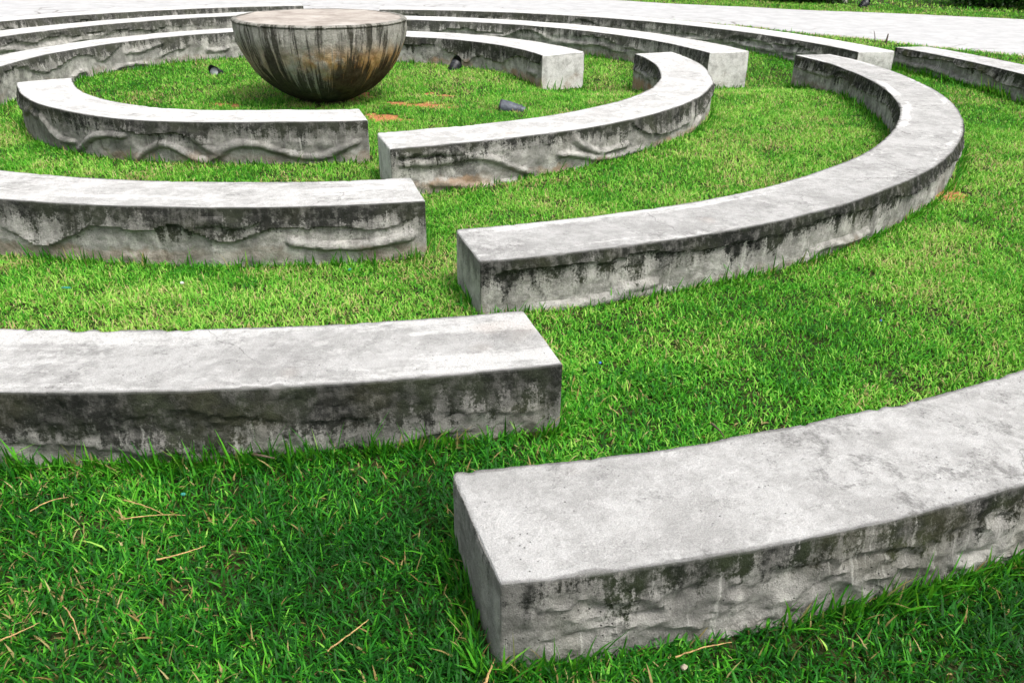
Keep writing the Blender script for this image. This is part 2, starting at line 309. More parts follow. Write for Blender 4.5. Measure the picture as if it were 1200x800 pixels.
# ------------------------------------------------------------------ the curved benches
CURVES = {
    ('C', 'o'): [('lip', [(5.26, 0.141), (5.38, 0.089), (5.49, 0.028), (5.61, 0.057), (5.75, 0.138), (5.85, 0.192), (5.99, 0.179), (6.14, 0.159), (6.26, 0.198), (6.31, 0.218), (6.43, 0.148), (6.57, 0.087), (6.73, 0.135), (6.82, 0.177), (6.93, 0.187), (7.03, 0.172), (7.19, 0.183), (7.38, 0.149), (7.52, 0.166), (7.66, 0.23)]), ('tube', [(6.9, 0.107), (6.98, 0.073), (7.13, 0.05), (7.29, 0.055), (7.51, 0.079), (7.61, 0.11)]), ('tube', [(6.41, 0.208), (6.52, 0.232), (6.65, 0.184), (6.78, 0.231)])],
    ('B', 'o'): [('tube', [(0.03, 0.185), (0.21, 0.181), (0.37, 0.179), (0.55, 0.198), (0.75, 0.166), (0.9, 0.092), (1.1, 0.008)]), ('tube', [(0.26, 0.03), (0.44, 0.014), (0.55, -0.031), (0.78, -0.058), (0.9, -0.026), (1.05, -0.058)]), ('tube', [(1.45, 0.247), (1.6, 0.129), (1.77, 0.079), (1.9, 0.094), (2.08, 0.102)]), ('lip', [(2.06, 0.294), (2.23, 0.179), (2.52, 0.103), (2.85, 0.095), (3.13, 0.126)]), ('tube', [(1.31, 0.122), (1.48, 0.11), (1.67, 0.044), (1.98, 0.018), (2.3, 0.039)]), ('tube', [(0.03, 0.257), (0.21, 0.269), (0.4, 0.255), (0.55, 0.243)])],
    ('A', 'o'): [('tube', [(1.73, -0.019), (1.92, 0.118), (2.1, 0.167), (2.29, 0.172)]), ('tube', [(2.31, -0.03), (2.44, 0.078), (2.56, 0.127), (2.69, 0.082), (2.8, -0.006), (2.9, -0.015)]), ('tube', [(2.9, -0.015), (3.02, 0.096), (3.17, 0.138), (3.31, 0.112), (3.44, 0.057), (3.61, 0.025), (3.78, 0.017), (3.93, 0.076), (4.08, 0.146)]), ('tube', [(2.76, 0.245), (2.83, 0.169), (2.91, 0.079), (3.01, 0.042)]), ('lip', [(2.24, 0.221), (2.43, 0.184), (2.58, 0.221), (2.73, 0.217), (2.82, 0.129), (2.95, 0.12)]), ('tube', [(0.75, 0.131), (1.03, 0.233), (1.18, 0.177)]), ('tube', [(1.23, 0.214), (1.36, 0.122), (1.53, 0.035), (1.71, 0.048)])],
    ('D', 'o'): [('ledge', [(0.04, 0.22), (0.11, 0.25), (0.2, 0.24), (0.41, 0.254), (0.63, 0.239), (0.87, 0.271), (1.09, 0.225), (1.3, 0.218), (1.62, 0.231), (1.91, 0.234), (2.24, 0.258), (2.48, 0.225), (2.81, 0.218)]), ('tube', [(0.7, 0.036), (0.8, 0.073), (0.97, 0.065)]), ('tube', [(0.28, 0.014), (0.45, 0.007), (0.83, 0.033), (1.15, 0.001)]), ('tube', [(1.97, 0.009), (2.16, 0.071), (2.39, 0.05), (2.64, 0.071)]), ('line', [(0.21, 0.239), (0.35, 0.047)]), ('line', [(0.61, 0.305), (0.7, 0.062)]), ('line', [(0.76, 0.298), (0.87, 0.127)])],
    ('G1L', 'i'): [('lip', [(5.74, 0.218), (5.49, 0.254), (5.23, 0.25), (5.1, 0.187), (4.89, 0.113), (4.66, 0.125), (4.42, 0.184), (4.23, 0.23), (3.99, 0.225), (3.84, 0.136), (3.78, 0.105), (3.63, 0.184), (3.47, 0.266)]), ('tube', [(4.34, -0.013), (4.21, 0.063), (4.08, -0.001)]), ('tube', [(3.68, -0.03), (3.54, 0.014), (3.27, 0.021), (3.08, -0.0)]), ('lip', [(2.88, 0.055), (2.71, 0.117), (2.48, 0.123), (2.35, 0.191)]), ('tube', [(3.43, 0.175), (3.17, 0.161), (2.97, 0.205), (2.75, 0.236)]), ('tube', [(2.14, 0.096), (1.96, 0.056), (1.77, 0.096)])],
    ('G1R', 'i'): [('lip', [(2.3, 0.188), (2.17, 0.143), (1.99, 0.103), (1.82, 0.01), (1.68, 0.082), (1.55, 0.13), (1.36, 0.111), (1.13, 0.074), (0.98, 0.112), (0.79, 0.212), (0.54, 0.21), (0.2, 0.203), (-0.01, 0.194)]), ('tube', [(0.44, 0.075), (0.3, 0.051), (0.15, 0.071)])],
    ('E', 'o'): [('line', [(10.23, 0.199), (10.3, 0.223), (10.32, 0.232)]), ('ledge', [(8.59, 0.214), (8.75, 0.17), (8.92, 0.19), (9.1, 0.211), (9.17, 0.239), (9.31, 0.213), (9.53, 0.165), (9.76, 0.155), (9.99, 0.155), (10.16, 0.154), (10.3, 0.125), (10.47, 0.112)]), ('ledge', [(8.57, 0.11), (8.82, 0.079), (9.07, 0.043), (9.32, 0.053), (9.58, 0.025), (9.9, 0.029), (10.12, 0.082), (10.23, 0.034)])],
}

def polyfield(s, z, pts):
    """distance to a smoothed polyline on the (s, z) face, and whether the point lies above it"""
    p = np.array(sorted(pts)); 
    q = chaikin(p, 3) if len(p) > 2 else resamp(p, 8)
    d2 = np.full(s.shape, 9.0); tt = np.zeros(s.shape)
    for i in range(len(q) - 1):
        a, b = q[i], q[i + 1]; ab = b - a; L2 = ab @ ab + 1e-12
        u = np.clip(((s - a[0]) * ab[0] + (z - a[1]) * ab[1]) / L2, 0, 1)
        dd = (s - a[0] - u * ab[0]) ** 2 + (z - a[1] - u * ab[1]) ** 2
        k = dd < d2; d2 = np.where(k, dd, d2); tt = np.where(k, (i + u) / (len(q) - 1), tt)
    return np.sqrt(d2), z > np.interp(s, q[:, 0], q[:, 1]), tt, q[0, 0], q[-1, 0]
def relief(s, z, h, seed, style, curves=()):
    """outward swelling of the sculpted side faces (s along the arc, z up), and the mask of the hanging upper layer"""
    zz = z / h
    a_ = fbm(s * 16, z * 16, seed + 2, 3); c_ = fbm(s * 38 + 3, z * 38, seed + 7, 2)
    rough = (fbm(s * 9, z * 9, seed) - .5) * .010 - np.clip(.10 - np.abs(a_ - .5), 0, 1) * .055 + (c_ - .5) * .009
    wz = z + (fbm(s * 12, z * 12, seed + 33, 3) - .5) * .022; ws = s + (fbm(s * 10 + 7, z * 10, seed + 35, 2) - .5) * .03
    dc = np.zeros_like(s); lipm = np.zeros_like(s); crease_dark = np.zeros_like(s); free = np.ones_like(s)
    for kind, pts in curves:
        dist, above, tt, s0, s1 = polyfield(ws, wz, pts); tap = sstep(0, .12, tt) * sstep(1, .88, tt)
        crease_dark = np.maximum(crease_dark, np.exp(-(np.clip(dist - (.0 if kind != 'tube' else .024), 0, 1) / .007) ** 2) * (1 - .999 * (above & (kind == 'tube'))) * (.4 if kind == 'tube' else 1) * (.35 + .65 * tap))  # mask of the painted crease shade and algae below each carved edge
        if kind in ('lip', 'ledge'):
            e = (.034 if kind == 'lip' else .022) * (1.0 * (.6 + .4 * vnoise(s * 3, s * 0, seed + 3))) * (.25 + .75 * tap)
            dc = np.maximum(dc, np.where(above, e * (.25 + .75 * np.exp(-dist / .045)) * sstep(s0 - .1, s0 + .05, s) * sstep(s1 + .1, s1 - .05, s), e * (1 - sstep(0, .006, dist))))
            lipm = np.maximum(lipm, above * sstep(s0, s0 + .1, s) * sstep(s1, s1 - .1, s))
            free = np.minimum(free, 1 - sstep(s0 - .2, s0, s) * sstep(s1 + .2, s1, s))
        elif kind == 'tube':
            w = .029 * (.75 + .5 * vnoise(s * 2.5, s * 0, seed + 4)) * (.35 + .65 * tap)
            dc = np.maximum(dc, np.sqrt(np.clip(1 - (dist / w) ** 2, 0, 1)) * .032 * (.3 + .7 * tap))
            free = np.minimum(free, 1 - .85 * sstep(s0 - .2, s0, s) * sstep(s1 + .2, s1, s))
        else: dc = dc - .010 * np.exp(-(dist / .006) ** 2)
    if style == 'lumpy':
        k = 1 - sstep(.62, .74, zz + .12 * n1(s * 1.3, seed + 5) + .05 * n1(s * 5, seed + 6))
        wx = s + .10 * (fbm(s * 5, z * 5, seed + 9, 2) - .5); wy = z + .12 * (fbm(s * 4, z * 6, seed + 8, 2) - .5)
        a = fbm(wx * 7.5 + wy * 5, wy * 13 - wx * 2.5, seed + 1, 3); b_ = fbm(wx * 16 + wy * 12, wy * 24 - wx * 5, seed + 12, 2)
        rid = 1 - np.abs(a * 2 - 1) * 3.2
        d = k * (np.clip(rid, -.7, 1) * .013 + (b_ - .5) * .022 + .004) + .010 * (1 - k)
        return (d + rough + dc) * (1 - .8 * sstep(.84, 1, zz)), np.zeros_like(s), crease_dark
    def root(z0, amp, up, mask, dn=.005):
        d = wz - z0
        return amp * mask * np.where(d >= 0, np.exp(-np.clip(d, 0, 9) / up), 1 - sstep(0, dn, -d))
    if style == 'mild':
        zl = h * (.66 + .05 * n1(s * 1.4, seed) + .02 * n1(s * 5, seed + 1))
        m = sstep(-.5, .3, n1(s * 1.0, seed + 2)) * free
        d = root(zl, .020, .03, m, .012)
        zl2 = h * (.36 + .10 * n1(s * 1.1, seed + 3) + .03 * n1(s * 4, seed + 4)); d = d + root(zl2, .022, .05, sstep(-.4, .2, n1(s * .9, seed + 7)) * free, .02)
        k = 1 - sstep(.35, .62, zz)
        d = d + k * ((fbm(s * 6, z * 8, seed + 6, 3) - .5) * .055) + (fbm(s * 14, z * 16, seed + 16, 3) - .5) * .014
        return (d + rough * 1.2 + dc * .6) * (1 - .75 * sstep(.84, 1, zz)), lipm * .5, np.maximum(crease_dark, .7 * np.exp(-((wz - zl) / .006) ** 2) * m)
    zl = h * (.60 + .20 * n1(s * 1.5, seed) + .10 * n1(s * 3.9, seed + 1) + .03 * n1(s * 9, seed + 2))
    m = (.35 + .65 * sstep(-.4, .2, n1(s * .8, seed + 3))) * free
    d = root(zl, .034, .060, m)
    zl2 = h * (.27 + .17 * n1(s * 1.4, seed + 4) + .07 * n1(s * 3.7, seed + 5)); m2 = sstep(-.15, .25, n1(s * .75, seed + 6)) * free
    tube = np.sqrt(np.clip(1 - ((wz - zl2 - .032) / .034) ** 2, 0, 1)) * .034 * m2
    zl3 = h * (.5 + .6 * n1(s * 1.9, seed + 14)); m3 = sstep(.0, .35, n1(s * .9, seed + 16)) * free
    tube2 = np.sqrt(np.clip(1 - ((wz - zl3) / .030) ** 2, 0, 1)) * .032 * m3
    d = np.maximum(np.maximum(np.maximum(d, tube), tube2), dc)
    d = d * (1 - .8 * sstep(.88, 1.0, zz)) + (fbm(s * 5, z * 6, seed + 8, 3) - .5) * .026 * (1 - sstep(.85, 1, zz))
    return d + rough * (1 - .7 * sstep(.88, 1, zz)), np.maximum(lipm, sstep(-.004, .004, wz - zl) * m * free), np.maximum(crease_dark, np.exp(-(np.clip(zl - wz, -.01, 1) / .006) ** 2) * (wz < zl + .004) * m * free)

def bench(k, label, mat, step, seed, style='roots'):
    b = B[k]; h = b['h']; rm = (b['ri'] + b['ro']) / 2; L = rm * (b['a1'] - b['a0'])
    n = int(L / step); s = np.linspace(0, L, n)
    bev = .010
    s = np.concatenate([[0, bev * .35], s[(s > bev) & (s < L - bev)], [L - bev * .35, L]]); n = len(s)
    shr = np.zeros(n); shr[0] = shr[-1] = .009; shr[1] = shr[-2] = .003
    th = b['a0'] + s / rm; co = rcorr(b, th) + n1(s * .6, seed + 40) * .008
    nzs = int((h + .06) / step) + 1
    zl = np.concatenate([[-.30], np.linspace(-.06, h - .012, nzs)]); K = len(zl)
    S, ZZ = np.meshgrid(s, zl, indexing='ij')
    wid = b['ro'] - b['ri']; nt = max(8, int(wid / (step * 1.3)))
    rb = .005 + .004 * vnoise(s * 3, s * 0, seed)
    chip = np.clip(vnoise(s * 5.5, s * 0, seed + 20) * .4 + vnoise(s * 26, s * 0, seed + 21) * .6 - .66, 0, 1) * .07
    chip2 = np.clip(vnoise(s * 5.5, s * 0, seed + 30) * .4 + vnoise(s * 26, s * 0, seed + 31) * .6 - .66, 0, 1) * .07
    wob_o = n1(s * 16, seed + 50) * .0022; wob_i = n1(s * 16, seed + 51) * .0022
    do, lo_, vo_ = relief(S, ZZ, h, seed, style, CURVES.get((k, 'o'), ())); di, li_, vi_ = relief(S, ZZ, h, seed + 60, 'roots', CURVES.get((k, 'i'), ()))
    endf = (.15 + .85 * sstep(0, .10, s) * sstep(L, L - .10, s))[:, None]
    do = do * endf - shr[:, None]; di = di * endf - shr[:, None]
    cols_r, cols_z, cols_top, cols_w, cols_lip, cols_v, cols_n = [], [], [], [], [], [], []
    def add(r, z, top, w, lip, v, ve=0): cols_n.append(ve + 0 * s); cols_r.append(r); cols_z.append(z); cols_top.append(top + 0 * s); cols_w.append(w + 0 * s); cols_lip.append(lip + 0 * s); cols_v.append(v + 0 * s)
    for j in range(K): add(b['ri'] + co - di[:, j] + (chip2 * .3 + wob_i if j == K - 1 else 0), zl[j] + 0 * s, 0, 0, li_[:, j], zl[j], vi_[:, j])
    ei = b['ri'] + co - di[:, -1]
    add(ei + rb * .28 + chip2 * .6 + wob_i, h - rb * .30 - chip2 * .6 - shr, .4, 0, li_[:, -1], h)
    wtop = np.linspace(0, 1, nt)
    eo = b['ro'] + co + do[:, -1]
    for w in wtop:
        r = (ei + rb + chip2) * (1 - w) + (eo - rb - chip) * w
        und = (fbm(s * 3 + 5, s * 0 + w * 1.6, seed + 70, 3) - .5) * .010 - shr
        add(r, h + und - .002, 1, w, 0, h + w * wid)
    add(eo - rb * .28 - chip * .6 + wob_o, h - rb * .30 - chip * .6 - shr, .4, 1, lo_[:, -1], h + wid)
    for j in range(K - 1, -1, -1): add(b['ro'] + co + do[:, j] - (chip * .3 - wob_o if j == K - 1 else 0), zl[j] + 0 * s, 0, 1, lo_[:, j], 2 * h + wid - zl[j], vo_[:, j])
    Rr = np.stack(cols_r, 1); Zz = np.stack(cols_z, 1); NP = Rr.shape[1]
    cx, cy = b['c']
    WV = np.stack(cols_w, 1); TH = np.broadcast_to(th[:, None], Rr.shape).copy()
    if k in ENDS:
        e0, e1, e2, e3 = (R(v) for v in ENDS[k])
        TH = TH + ((e0 - b['a0']) * (1 - WV) + (e1 - b['a0']) * WV) * (1 - sstep(0, 1.0, s))[:, None] + ((e2 - b['a1']) * (1 - WV) + (e3 - b['a1']) * WV) * sstep(L - 1.0, L, s)[:, None]
    V = np.stack([cx + Rr * np.cos(TH), cy + Rr * np.sin(TH), Zz], -1)
    at = dict(su=np.broadcast_to(s[:, None] + seed * 3.3, Rr.shape), sv=np.stack(cols_v, 1), hz=np.clip(Zz / h, -1, 1), top=np.stack(cols_top, 1), wv=np.stack(cols_w, 1), lip=np.stack(cols_lip, 1), cap=np.zeros(Rr.shape), crease_dark=np.stack(cols_n, 1))
    ix = np.arange(n * NP).reshape(n, NP)
    Q = [np.stack([ix[:-1, :-1], ix[:-1, 1:], ix[1:, 1:], ix[1:, :-1]], -1).reshape(-1, 4)]
    VV = [V.reshape(-1, 3)]; AT = {q: [np.asarray(v).ravel()] for q, v in at.items()}; off = n * NP
    for e, flip in ((0, False), (n - 1, True)):
        m = nt; rows = K + 1
        a = V[e, :rows]; c_ = V[e, ::-1][:rows]
        u = np.linspace(0, 1, m)[None, :, None]
        g = a[:, None, :] * (1 - u) + c_[:, None, :] * u
        tang = np.array([-math.sin(th[e]), math.cos(th[e]), 0]) * (-1 if e == 0 else 1)
        uu, zz2 = np.meshgrid(np.linspace(0, 1, m) * wid, g[:, 0, 2], indexing='xy')
        dd = (fbm(uu * 7 + 3, zz2 * 7, seed + 80 + e, 4) - .5) * .016
        fade = np.minimum(1, np.minimum(np.arange(m), m - 1 - np.arange(m)) / 2.0)[None, :] * np.minimum(1, (rows - 1 - np.arange(rows)) / 2.0)[:, None]
        g = g + tang * (dd * fade + .004 * fade)[..., None]
        VV.append(g.reshape(-1, 3)); jx = off + np.arange(rows * m).reshape(rows, m); off += rows * m
        q = np.stack([jx[:-1, :-1], jx[:-1, 1:], jx[1:, 1:], jx[1:, :-1]], -1).reshape(-1, 4)
        Q.append(q if e == 0 else q[:, ::-1])
        AT['su'].append((uu + seed * 5.1 + e).ravel()); AT['sv'].append(zz2.ravel()); AT['hz'].append(np.clip(zz2 / h, -1, 1).ravel()); AT['cap'].append(np.ones(rows * m))
        for q_ in ('top', 'wv', 'lip', 'crease_dark'): AT[q_].append(np.zeros(rows * m))
    VV = np.vstack(VV)
    thm = (b['a0'] + b['a1']) / 2; org = np.array([cx + rm * math.cos(thm), cy + rm * math.sin(thm), 0.0])
    me = mesh_np('curved_bench', VV - org, np.vstack(Q)[:, ::-1], attrs={q: np.concatenate(v) for q, v in AT.items()})
    me.set_sharp_from_angle(angle=R(40))
    return tag(link('curved_bench', me, mat, loc=org), label, 'bench', 'curved concrete benches in rings around the bowl')

bench('A', 'short curved concrete bench just in front of the bowl with white top and root relief', CON_A, .014, 4)
bench('B', 'curved concrete bench sweeping round the right side of the bowl lawn', CON_INNER, .014, 9)
bench('C', 'concrete bench in second row at left with streaky white top and deep wavy relief', CON_WHITE, .014, 15)
bench('D', 'long sickle-shaped concrete bench at right with grey top and whiter rims', CON_RIM, .014, 22)
bench('E', 'mouldy black-stained concrete bench in left foreground with white painted patches on top', CON_DARK, .012, 31, 'mild')
bench('F', 'big grey concrete bench in right foreground with lumpy carved side', CON_GREY, .012, 42, 'lumpy')
bench('G1L', 'curved concrete bench behind the bowl lawn at left, nearest of the left rear rows', CON_BACK, .022, 51)
bench('G1R', 'short concrete bench directly behind right of the bowl with bright square end', CON_INNER, .022, 58)
bench('G2L', 'concrete bench in the middle of the three rows at upper left', CON_BACK, .024, 66)
bench('G2R', 'concrete bench in middle rear row right of the bowl, ending beside the sickle bench', CON_BACK, .024, 73)
bench('G3', 'outermost rear concrete bench right of the bowl, beside the pale road', CON_BACK, .026, 85)
bench('G4', 'outermost concrete bench at upper left, ending behind the bowl against the pale road', CON_BACK, .026, 92)

# ------------------------------------------------------------------ the bowl
BC = (-.29, -.22); BR = .915; BH = .83
def lathe_np(prof, nseg):
    prof = np.array(prof); th = np.linspace(0, 2 * math.pi, nseg, endpoint=False)
    V = np.stack([prof[None, :, 0] * np.cos(th)[:, None], prof[None, :, 0] * np.sin(th)[:, None], np.broadcast_to(prof[None, :, 1], (nseg, len(prof)))], -1)
    ix = np.arange(nseg * len(prof)).reshape(nseg, -1); jx = np.roll(ix, -1, 0)
    q = np.stack([ix[:, :-1], jx[:, :-1], jx[:, 1:], ix[:, 1:]], -1).reshape(-1, 4)
    return V, q, th
a = np.linspace(R(-88), 0, 70)
prof = [(BR * max(.27, math.cos(x)), (BH - .02) * (1 + math.sin(x)) - .06 * -math.sin(x)) for x in a]
prof = [(.24, -.15)] + prof + [(BR + .004, BH - .03), (BR + .002, BH - .012), (BR - .012, BH - .001), (BR - .05, BH - .002)]
V, q, th = lathe_np(prof, 260)
rr = np.hypot(V[..., 0], V[..., 1]); T, HZ = np.meshgrid(th, np.array([p[1] for p in prof]), indexing='ij')
per = lambda f, seed, k: fbm(np.cos(T) * f + 9, np.sin(T) * f + HZ * k, seed)
disp = (per(5, 1, 6) - .5) * .030 + (per(16, 4, 15) - .5) * .020 + (per(34, 6, 34) - .5) * .010
rimk = sstep(BH - .03, BH, HZ); disp = disp - rimk * np.clip(per(14, 8, 0) - .58, 0, 1) * .12
V[..., 0] += np.cos(T) * disp; V[..., 1] += np.sin(T) * disp
t = NT('mouldy_bowl_concrete'); P = t.pos(); an = t.attr('ang'); hz = t.attr('hz')
sep = t.n.new('ShaderNodeSeparateXYZ'); t.put(sep.inputs[0], P)
mid = t.noise(P, 8, 6, .7); fine = t.noise(P, 55, 5, .75)
ax, ay = t.attr('cx'), t.attr('cy')
st = t.noise(t.comb(t.math('MULTIPLY', ax, 9.5), t.math('MULTIPLY', ay, 9.5), t.math('MULTIPLY', hz, .8)), 1.0, 6, .7, .25)
st2 = t.noise(t.comb(t.math('MULTIPLY', ax, 17.), t.math('MULTIPLY', ay, 17.), t.math('MULTIPLY', hz, .9)), 1.0, 4, .6)
c = t.mix(t.ramp(mid, .3, .7), (.28, .27, .24), (.52, .505, .46))
tan = t.math('MULTIPLY', t.ramp(t.noise(P, 1.9, 5, .6), .38, .50), t.ramp(hz, .84, .55))
tan = t.math('MULTIPLY', tan, t.ramp(ax, -.3, .2, .4, 1.0))
c = t.mix(t.math('MULTIPLY', tan, .9), c, t.mix(t.ramp(mid, .35, .65), (.34, .18, .05), (.54, .34, .13)))
c = t.mix(t.math('MULTIPLY', t.ramp(st2, .55, .66), t.ramp(hz, .25, .6, 0, .6)), c, (.50, .48, .42))
v = t.math('ADD', st, t.math('MULTIPLY', t.math('SUBTRACT', mid, .5), .22))
v = t.math('ADD', v, t.math('MULTIPLY', t.math('SUBTRACT', t.noise(P, 1.3, 2), .5), .55))
v = t.math('ADD', v, t.ramp(hz, .66, .12, 0, .21)); v = t.math('SUBTRACT', v, t.math('MULTIPLY', t.ramp(ax, -.1, .7), .05)); v = t.math('ADD', v, t.math('MULTIPLY', t.math('SUBTRACT', fine, .5), .22))
c = t.mix(t.math('MULTIPLY', t.ramp(v, .49, .60), .92), c, t.mix(t.ramp(mid, .4, .6), (.024, .023, .019), (.055, .052, .038)))
c = t.mix(t.math('MULTIPLY', t.ramp(t.math('ADD', hz, t.math('MULTIPLY', t.math('SUBTRACT', fine, .5), .18)), .90, .985), .30), c, (.10, .10, .085))
c = t.mix(t.ramp(st2, .60, .68, 0, .6), c, (.04, .038, .03))
c = t.mix(1.0, c, t.mix(t.ramp(fine, .3, .7), (.75, .75, .75), (1.15, 1.15, 1.15)), 'MULTIPLY')
MAT_BOWL = t.done(t.bsdf(c, .92, t.bump(t.math('ADD', fine, mid), .9, .02), .06))
bowl = empty('stone_bowl', (BC[0], BC[1], 0)); tag(bowl, 'huge round concrete bowl with mould-streaked sides and flat filled top', 'bowl')
link('bowl_body', mesh_np('bowl_body', V.reshape(-1, 3), q, attrs=dict(ang=T, hz=np.clip(HZ / BH, 0, 1), cx=np.cos(T), cy=np.sin(T))), MAT_BOWL, bowl)
prof = [(0.0005, BH - .012)] + [(r, BH - .012 + .008 * (r / BR) ** 2) for r in np.linspace(.04, BR - .035, 40)]
V, q, th = lathe_np(prof[::-1], 160)
V[..., 2] += (fbm(V[..., 0] * 5, V[..., 1] * 5, 4) - .5) * .012
t = NT('bowl_top_screed'); P = t.pos()
c = t.mix(t.ramp(t.noise(P, 3.5, 6, .7, .4), .35, .65), (.29, .255, .225), (.43, .39, .35))
c = t.mix(t.ramp(t.noise(P, 14, 5, .7), .56, .7, 0, .6), c, (.24, .20, .17))
c = t.mix(t.ramp(t.noise(P, 2, 3), .56, .66, 0, .5), c, (.50, .47, .44))
link('bowl_top', mesh_np('bowl_top', V.reshape(-1, 3), q[:, ::-1]), t.done(t.bsdf(c, .9, t.bump(t.noise(P, 30, 5), .4, .01), .2)), bowl)

# ------------------------------------------------------------------ lawn floodlights
M_BLK = simple('black_cast_metal', (.018, .02, .024), .45, .0, .4)
M_GRY = simple('weathered_grey_metal', (.075, .085, .105), .5, .2, .3)
t = NT('lamp_glass'); gl = t.bsdf((.55, .58, .6), .08, None, .6); MAT_GLASS = t.done(gl)
M_CONB = simple('lamp_footing', (.3, .29, .26), .9)
def cyl(bm, r0, r1, p0, p1, seg=28, caps=True):
    p0, p1 = Vector(p0), Vector(p1); d = p1 - p0
    m = Matrix.Translation((p0 + p1) / 2) @ d.to_track_quat('Z', 'Y').to_matrix().to_4x4()
    bmesh.ops.create_cone(bm, cap_ends=caps, segments=seg, radius1=r0, radius2=r1, depth=d.length, matrix=m)
def floodlight(x, y, rz, tilt, label, size=1.0, bodymat=None, length=.22, hood=True):
    z = float(gz(x, y)) - .06; e = empty('lawn_floodlight', (x, y, z), (0, 0, rz)); tag(e, label, 'floodlight', 'floodlights set in the grass'); e.scale = (size,) * 3
    d = Vector((0, -math.cos(tilt), math.sin(tilt))); c = Vector((0, 0, .105)); up = Vector((0, math.sin(tilt), math.cos(tilt)))
    bm = bmesh.new(); cyl(bm, .055, .095, c - d * length * .5, c + d * length * .18); cyl(bm, .095, .098, c + d * length * .18, c + d * length * .5)
    for k in range(5): cyl(bm, .085, .085, c - d * length * (.34 - k * .09), c - d * length * (.33 - k * .09))
    bmesh.ops.bevel(bm, geom=[ed for ed in bm.edges if ed.calc_face_angle(0) > .8], offset=.004, segments=2, affect='EDGES')
    bm_obj('lamp_body', bm, bodymat or M_BLK, e, smooth=False)
    bm = bmesh.new(); cyl(bm, .082, .082, c + d * length * .485, c + d * length * .515); bm_obj('lens', bm, MAT_GLASS, e)
    bm = bmesh.new(); cyl(bm, .100, .100, c + d * length * .47, c + d * length * .54, caps=False)
    bmesh.ops.solidify(bm, geom=bm.faces[:], thickness=.010); bm_obj('bezel', bm, M_BLK, e, smooth=False)
    if hood:
        bm = bmesh.new(); n = 18; vs = []
        for k in range(n + 1):
            aa = math.pi * k / n; sd_ = Vector((math.cos(aa), 0, 0)) + up * math.sin(aa)
            vs.append((bm.verts.new(c + sd_ * .101 + d * length * .5), bm.verts.new(c + sd_ * .106 + d * (length * .5 + .10 * math.sin(aa)))))
        for k in range(n): bm.faces.new((vs[k][0], vs[k + 1][0], vs[k + 1][1], vs[k][1]))
        bmesh.ops.solidify(bm, geom=bm.faces[:], thickness=.006); bm_obj('hood', bm, bodymat or M_BLK, e)
    bm = bmesh.new()
    for sx in (-1, 1): cyl(bm, .009, .009, (sx * .106, 0, .0), (sx * .106, 0, .11), 8); cyl(bm, .014, .014, (sx * .095, 0, .105), (sx * .118, 0, .105), 12)
    cyl(bm, .009, .009, (-.11, 0, .005), (.11, 0, .005), 8); bm_obj('bracket', bm, M_BLK, e)
    bm = bmesh.new(); cyl(bm, .12, .11, (0, 0, -.06), (0, 0, .01)); bm_obj('footing', bm, M_CONB, e)
    return e
floodlight(-2.03, 1.40, R(-15), R(20), 'black round floodlight in the grass left of the bowl', .7)
floodlight(.98, 2.02, R(150), R(35), 'black hooded floodlight in the grass by the bench behind right of the bowl', .78)
floodlight(1.80, -.74, R(-98), R(8), 'grey-topped floodlight lying in the grass right of the bowl inside the curved bench', .78, M_GRY, .34, False)
floodlight(10.16, 12.05, R(120), R(30), 'small dark floodlight on the far verge beyond the road', 1.0)

# ------------------------------------------------------------------ grass
def blades(pos, L, W, lean, az, tint, dry, seg):
    """one tapered, drooping leaf per row; seg quads and a tip triangle"""
    n = len(L); d = np.stack([np.cos(az), np.sin(az), 0 * az], -1); sd_ = np.stack([-np.sin(az), np.cos(az), 0 * az], -1)
    tw = rng.uniform(-.7, .7, n); 
    vs = []; p = pos.copy(); ln = lean * .45
    prof_w = {1: [1, .75], 2: [.75, 1, .62]}[seg]
    for k in range(seg + 1):
        side = sd_ * np.cos(tw)[:, None] + np.array([0, 0, 1.0]) * np.sin(tw)[:, None] * .6
        ww = (W * prof_w[k] * .5)[:, None]
        vs += [p - side * ww, p + side * ww]
        ang = ln + (lean - ln) * (k / seg)
        p = p + (d * np.sin(ang)[:, None] + np.array([0, 0, 1.0]) * np.cos(ang)[:, None]) * (L / (seg + 1))[:, None]
        ln = ln + lean * .15
    vs.append(p)
    nv = 2 * seg + 3; V = np.stack(vs, 1).reshape(-1, 3); base = np.arange(n)[:, None] * nv
    q = [base + np.array([[2 * k, 2 * k + 1, 2 * k + 3, 2 * k + 2]]) for k in range(seg)]
    return V, np.concatenate(q), base + np.array([[2 * seg, 2 * seg + 1, nv - 1]]), np.repeat(tint, nv), np.repeat(dry, nv)
def merge(parts):
    V, Q, T, a, b = [], [], [], [], []; off = 0
    for v, q, t_, x, y in parts: V.append(v); Q.append(q + off); T.append(t_ + off); a.append(x); b.append(y); off += len(v)
    return np.vstack(V), np.vstack(Q), np.vstack(T), np.concatenate(a), np.concatenate(b)
cx_, cy_ = CAM.x, CAM.y
def blocked(x, y, m=0.0):
    k = np.hypot(x - BC[0], y - BC[1]) < .30
    for b in B.values(): k |= inside(b, x, y, m)
    far_ = np.hypot(x, y) > 7
    if far_.any():
        kk = np.zeros_like(k); kk[far_] = in_poly(x[far_], y[far_], ROADPOLY); k |= kk
    return k
def lush(x, y):      # 1: dark lush turf in the left foreground, 0: paler mown turf
    return sstep(-6.6, -7.8, y + .25 * (x - 1.8) + (fbm(x * .9, y * .9, 9) - .5) * 1.5)
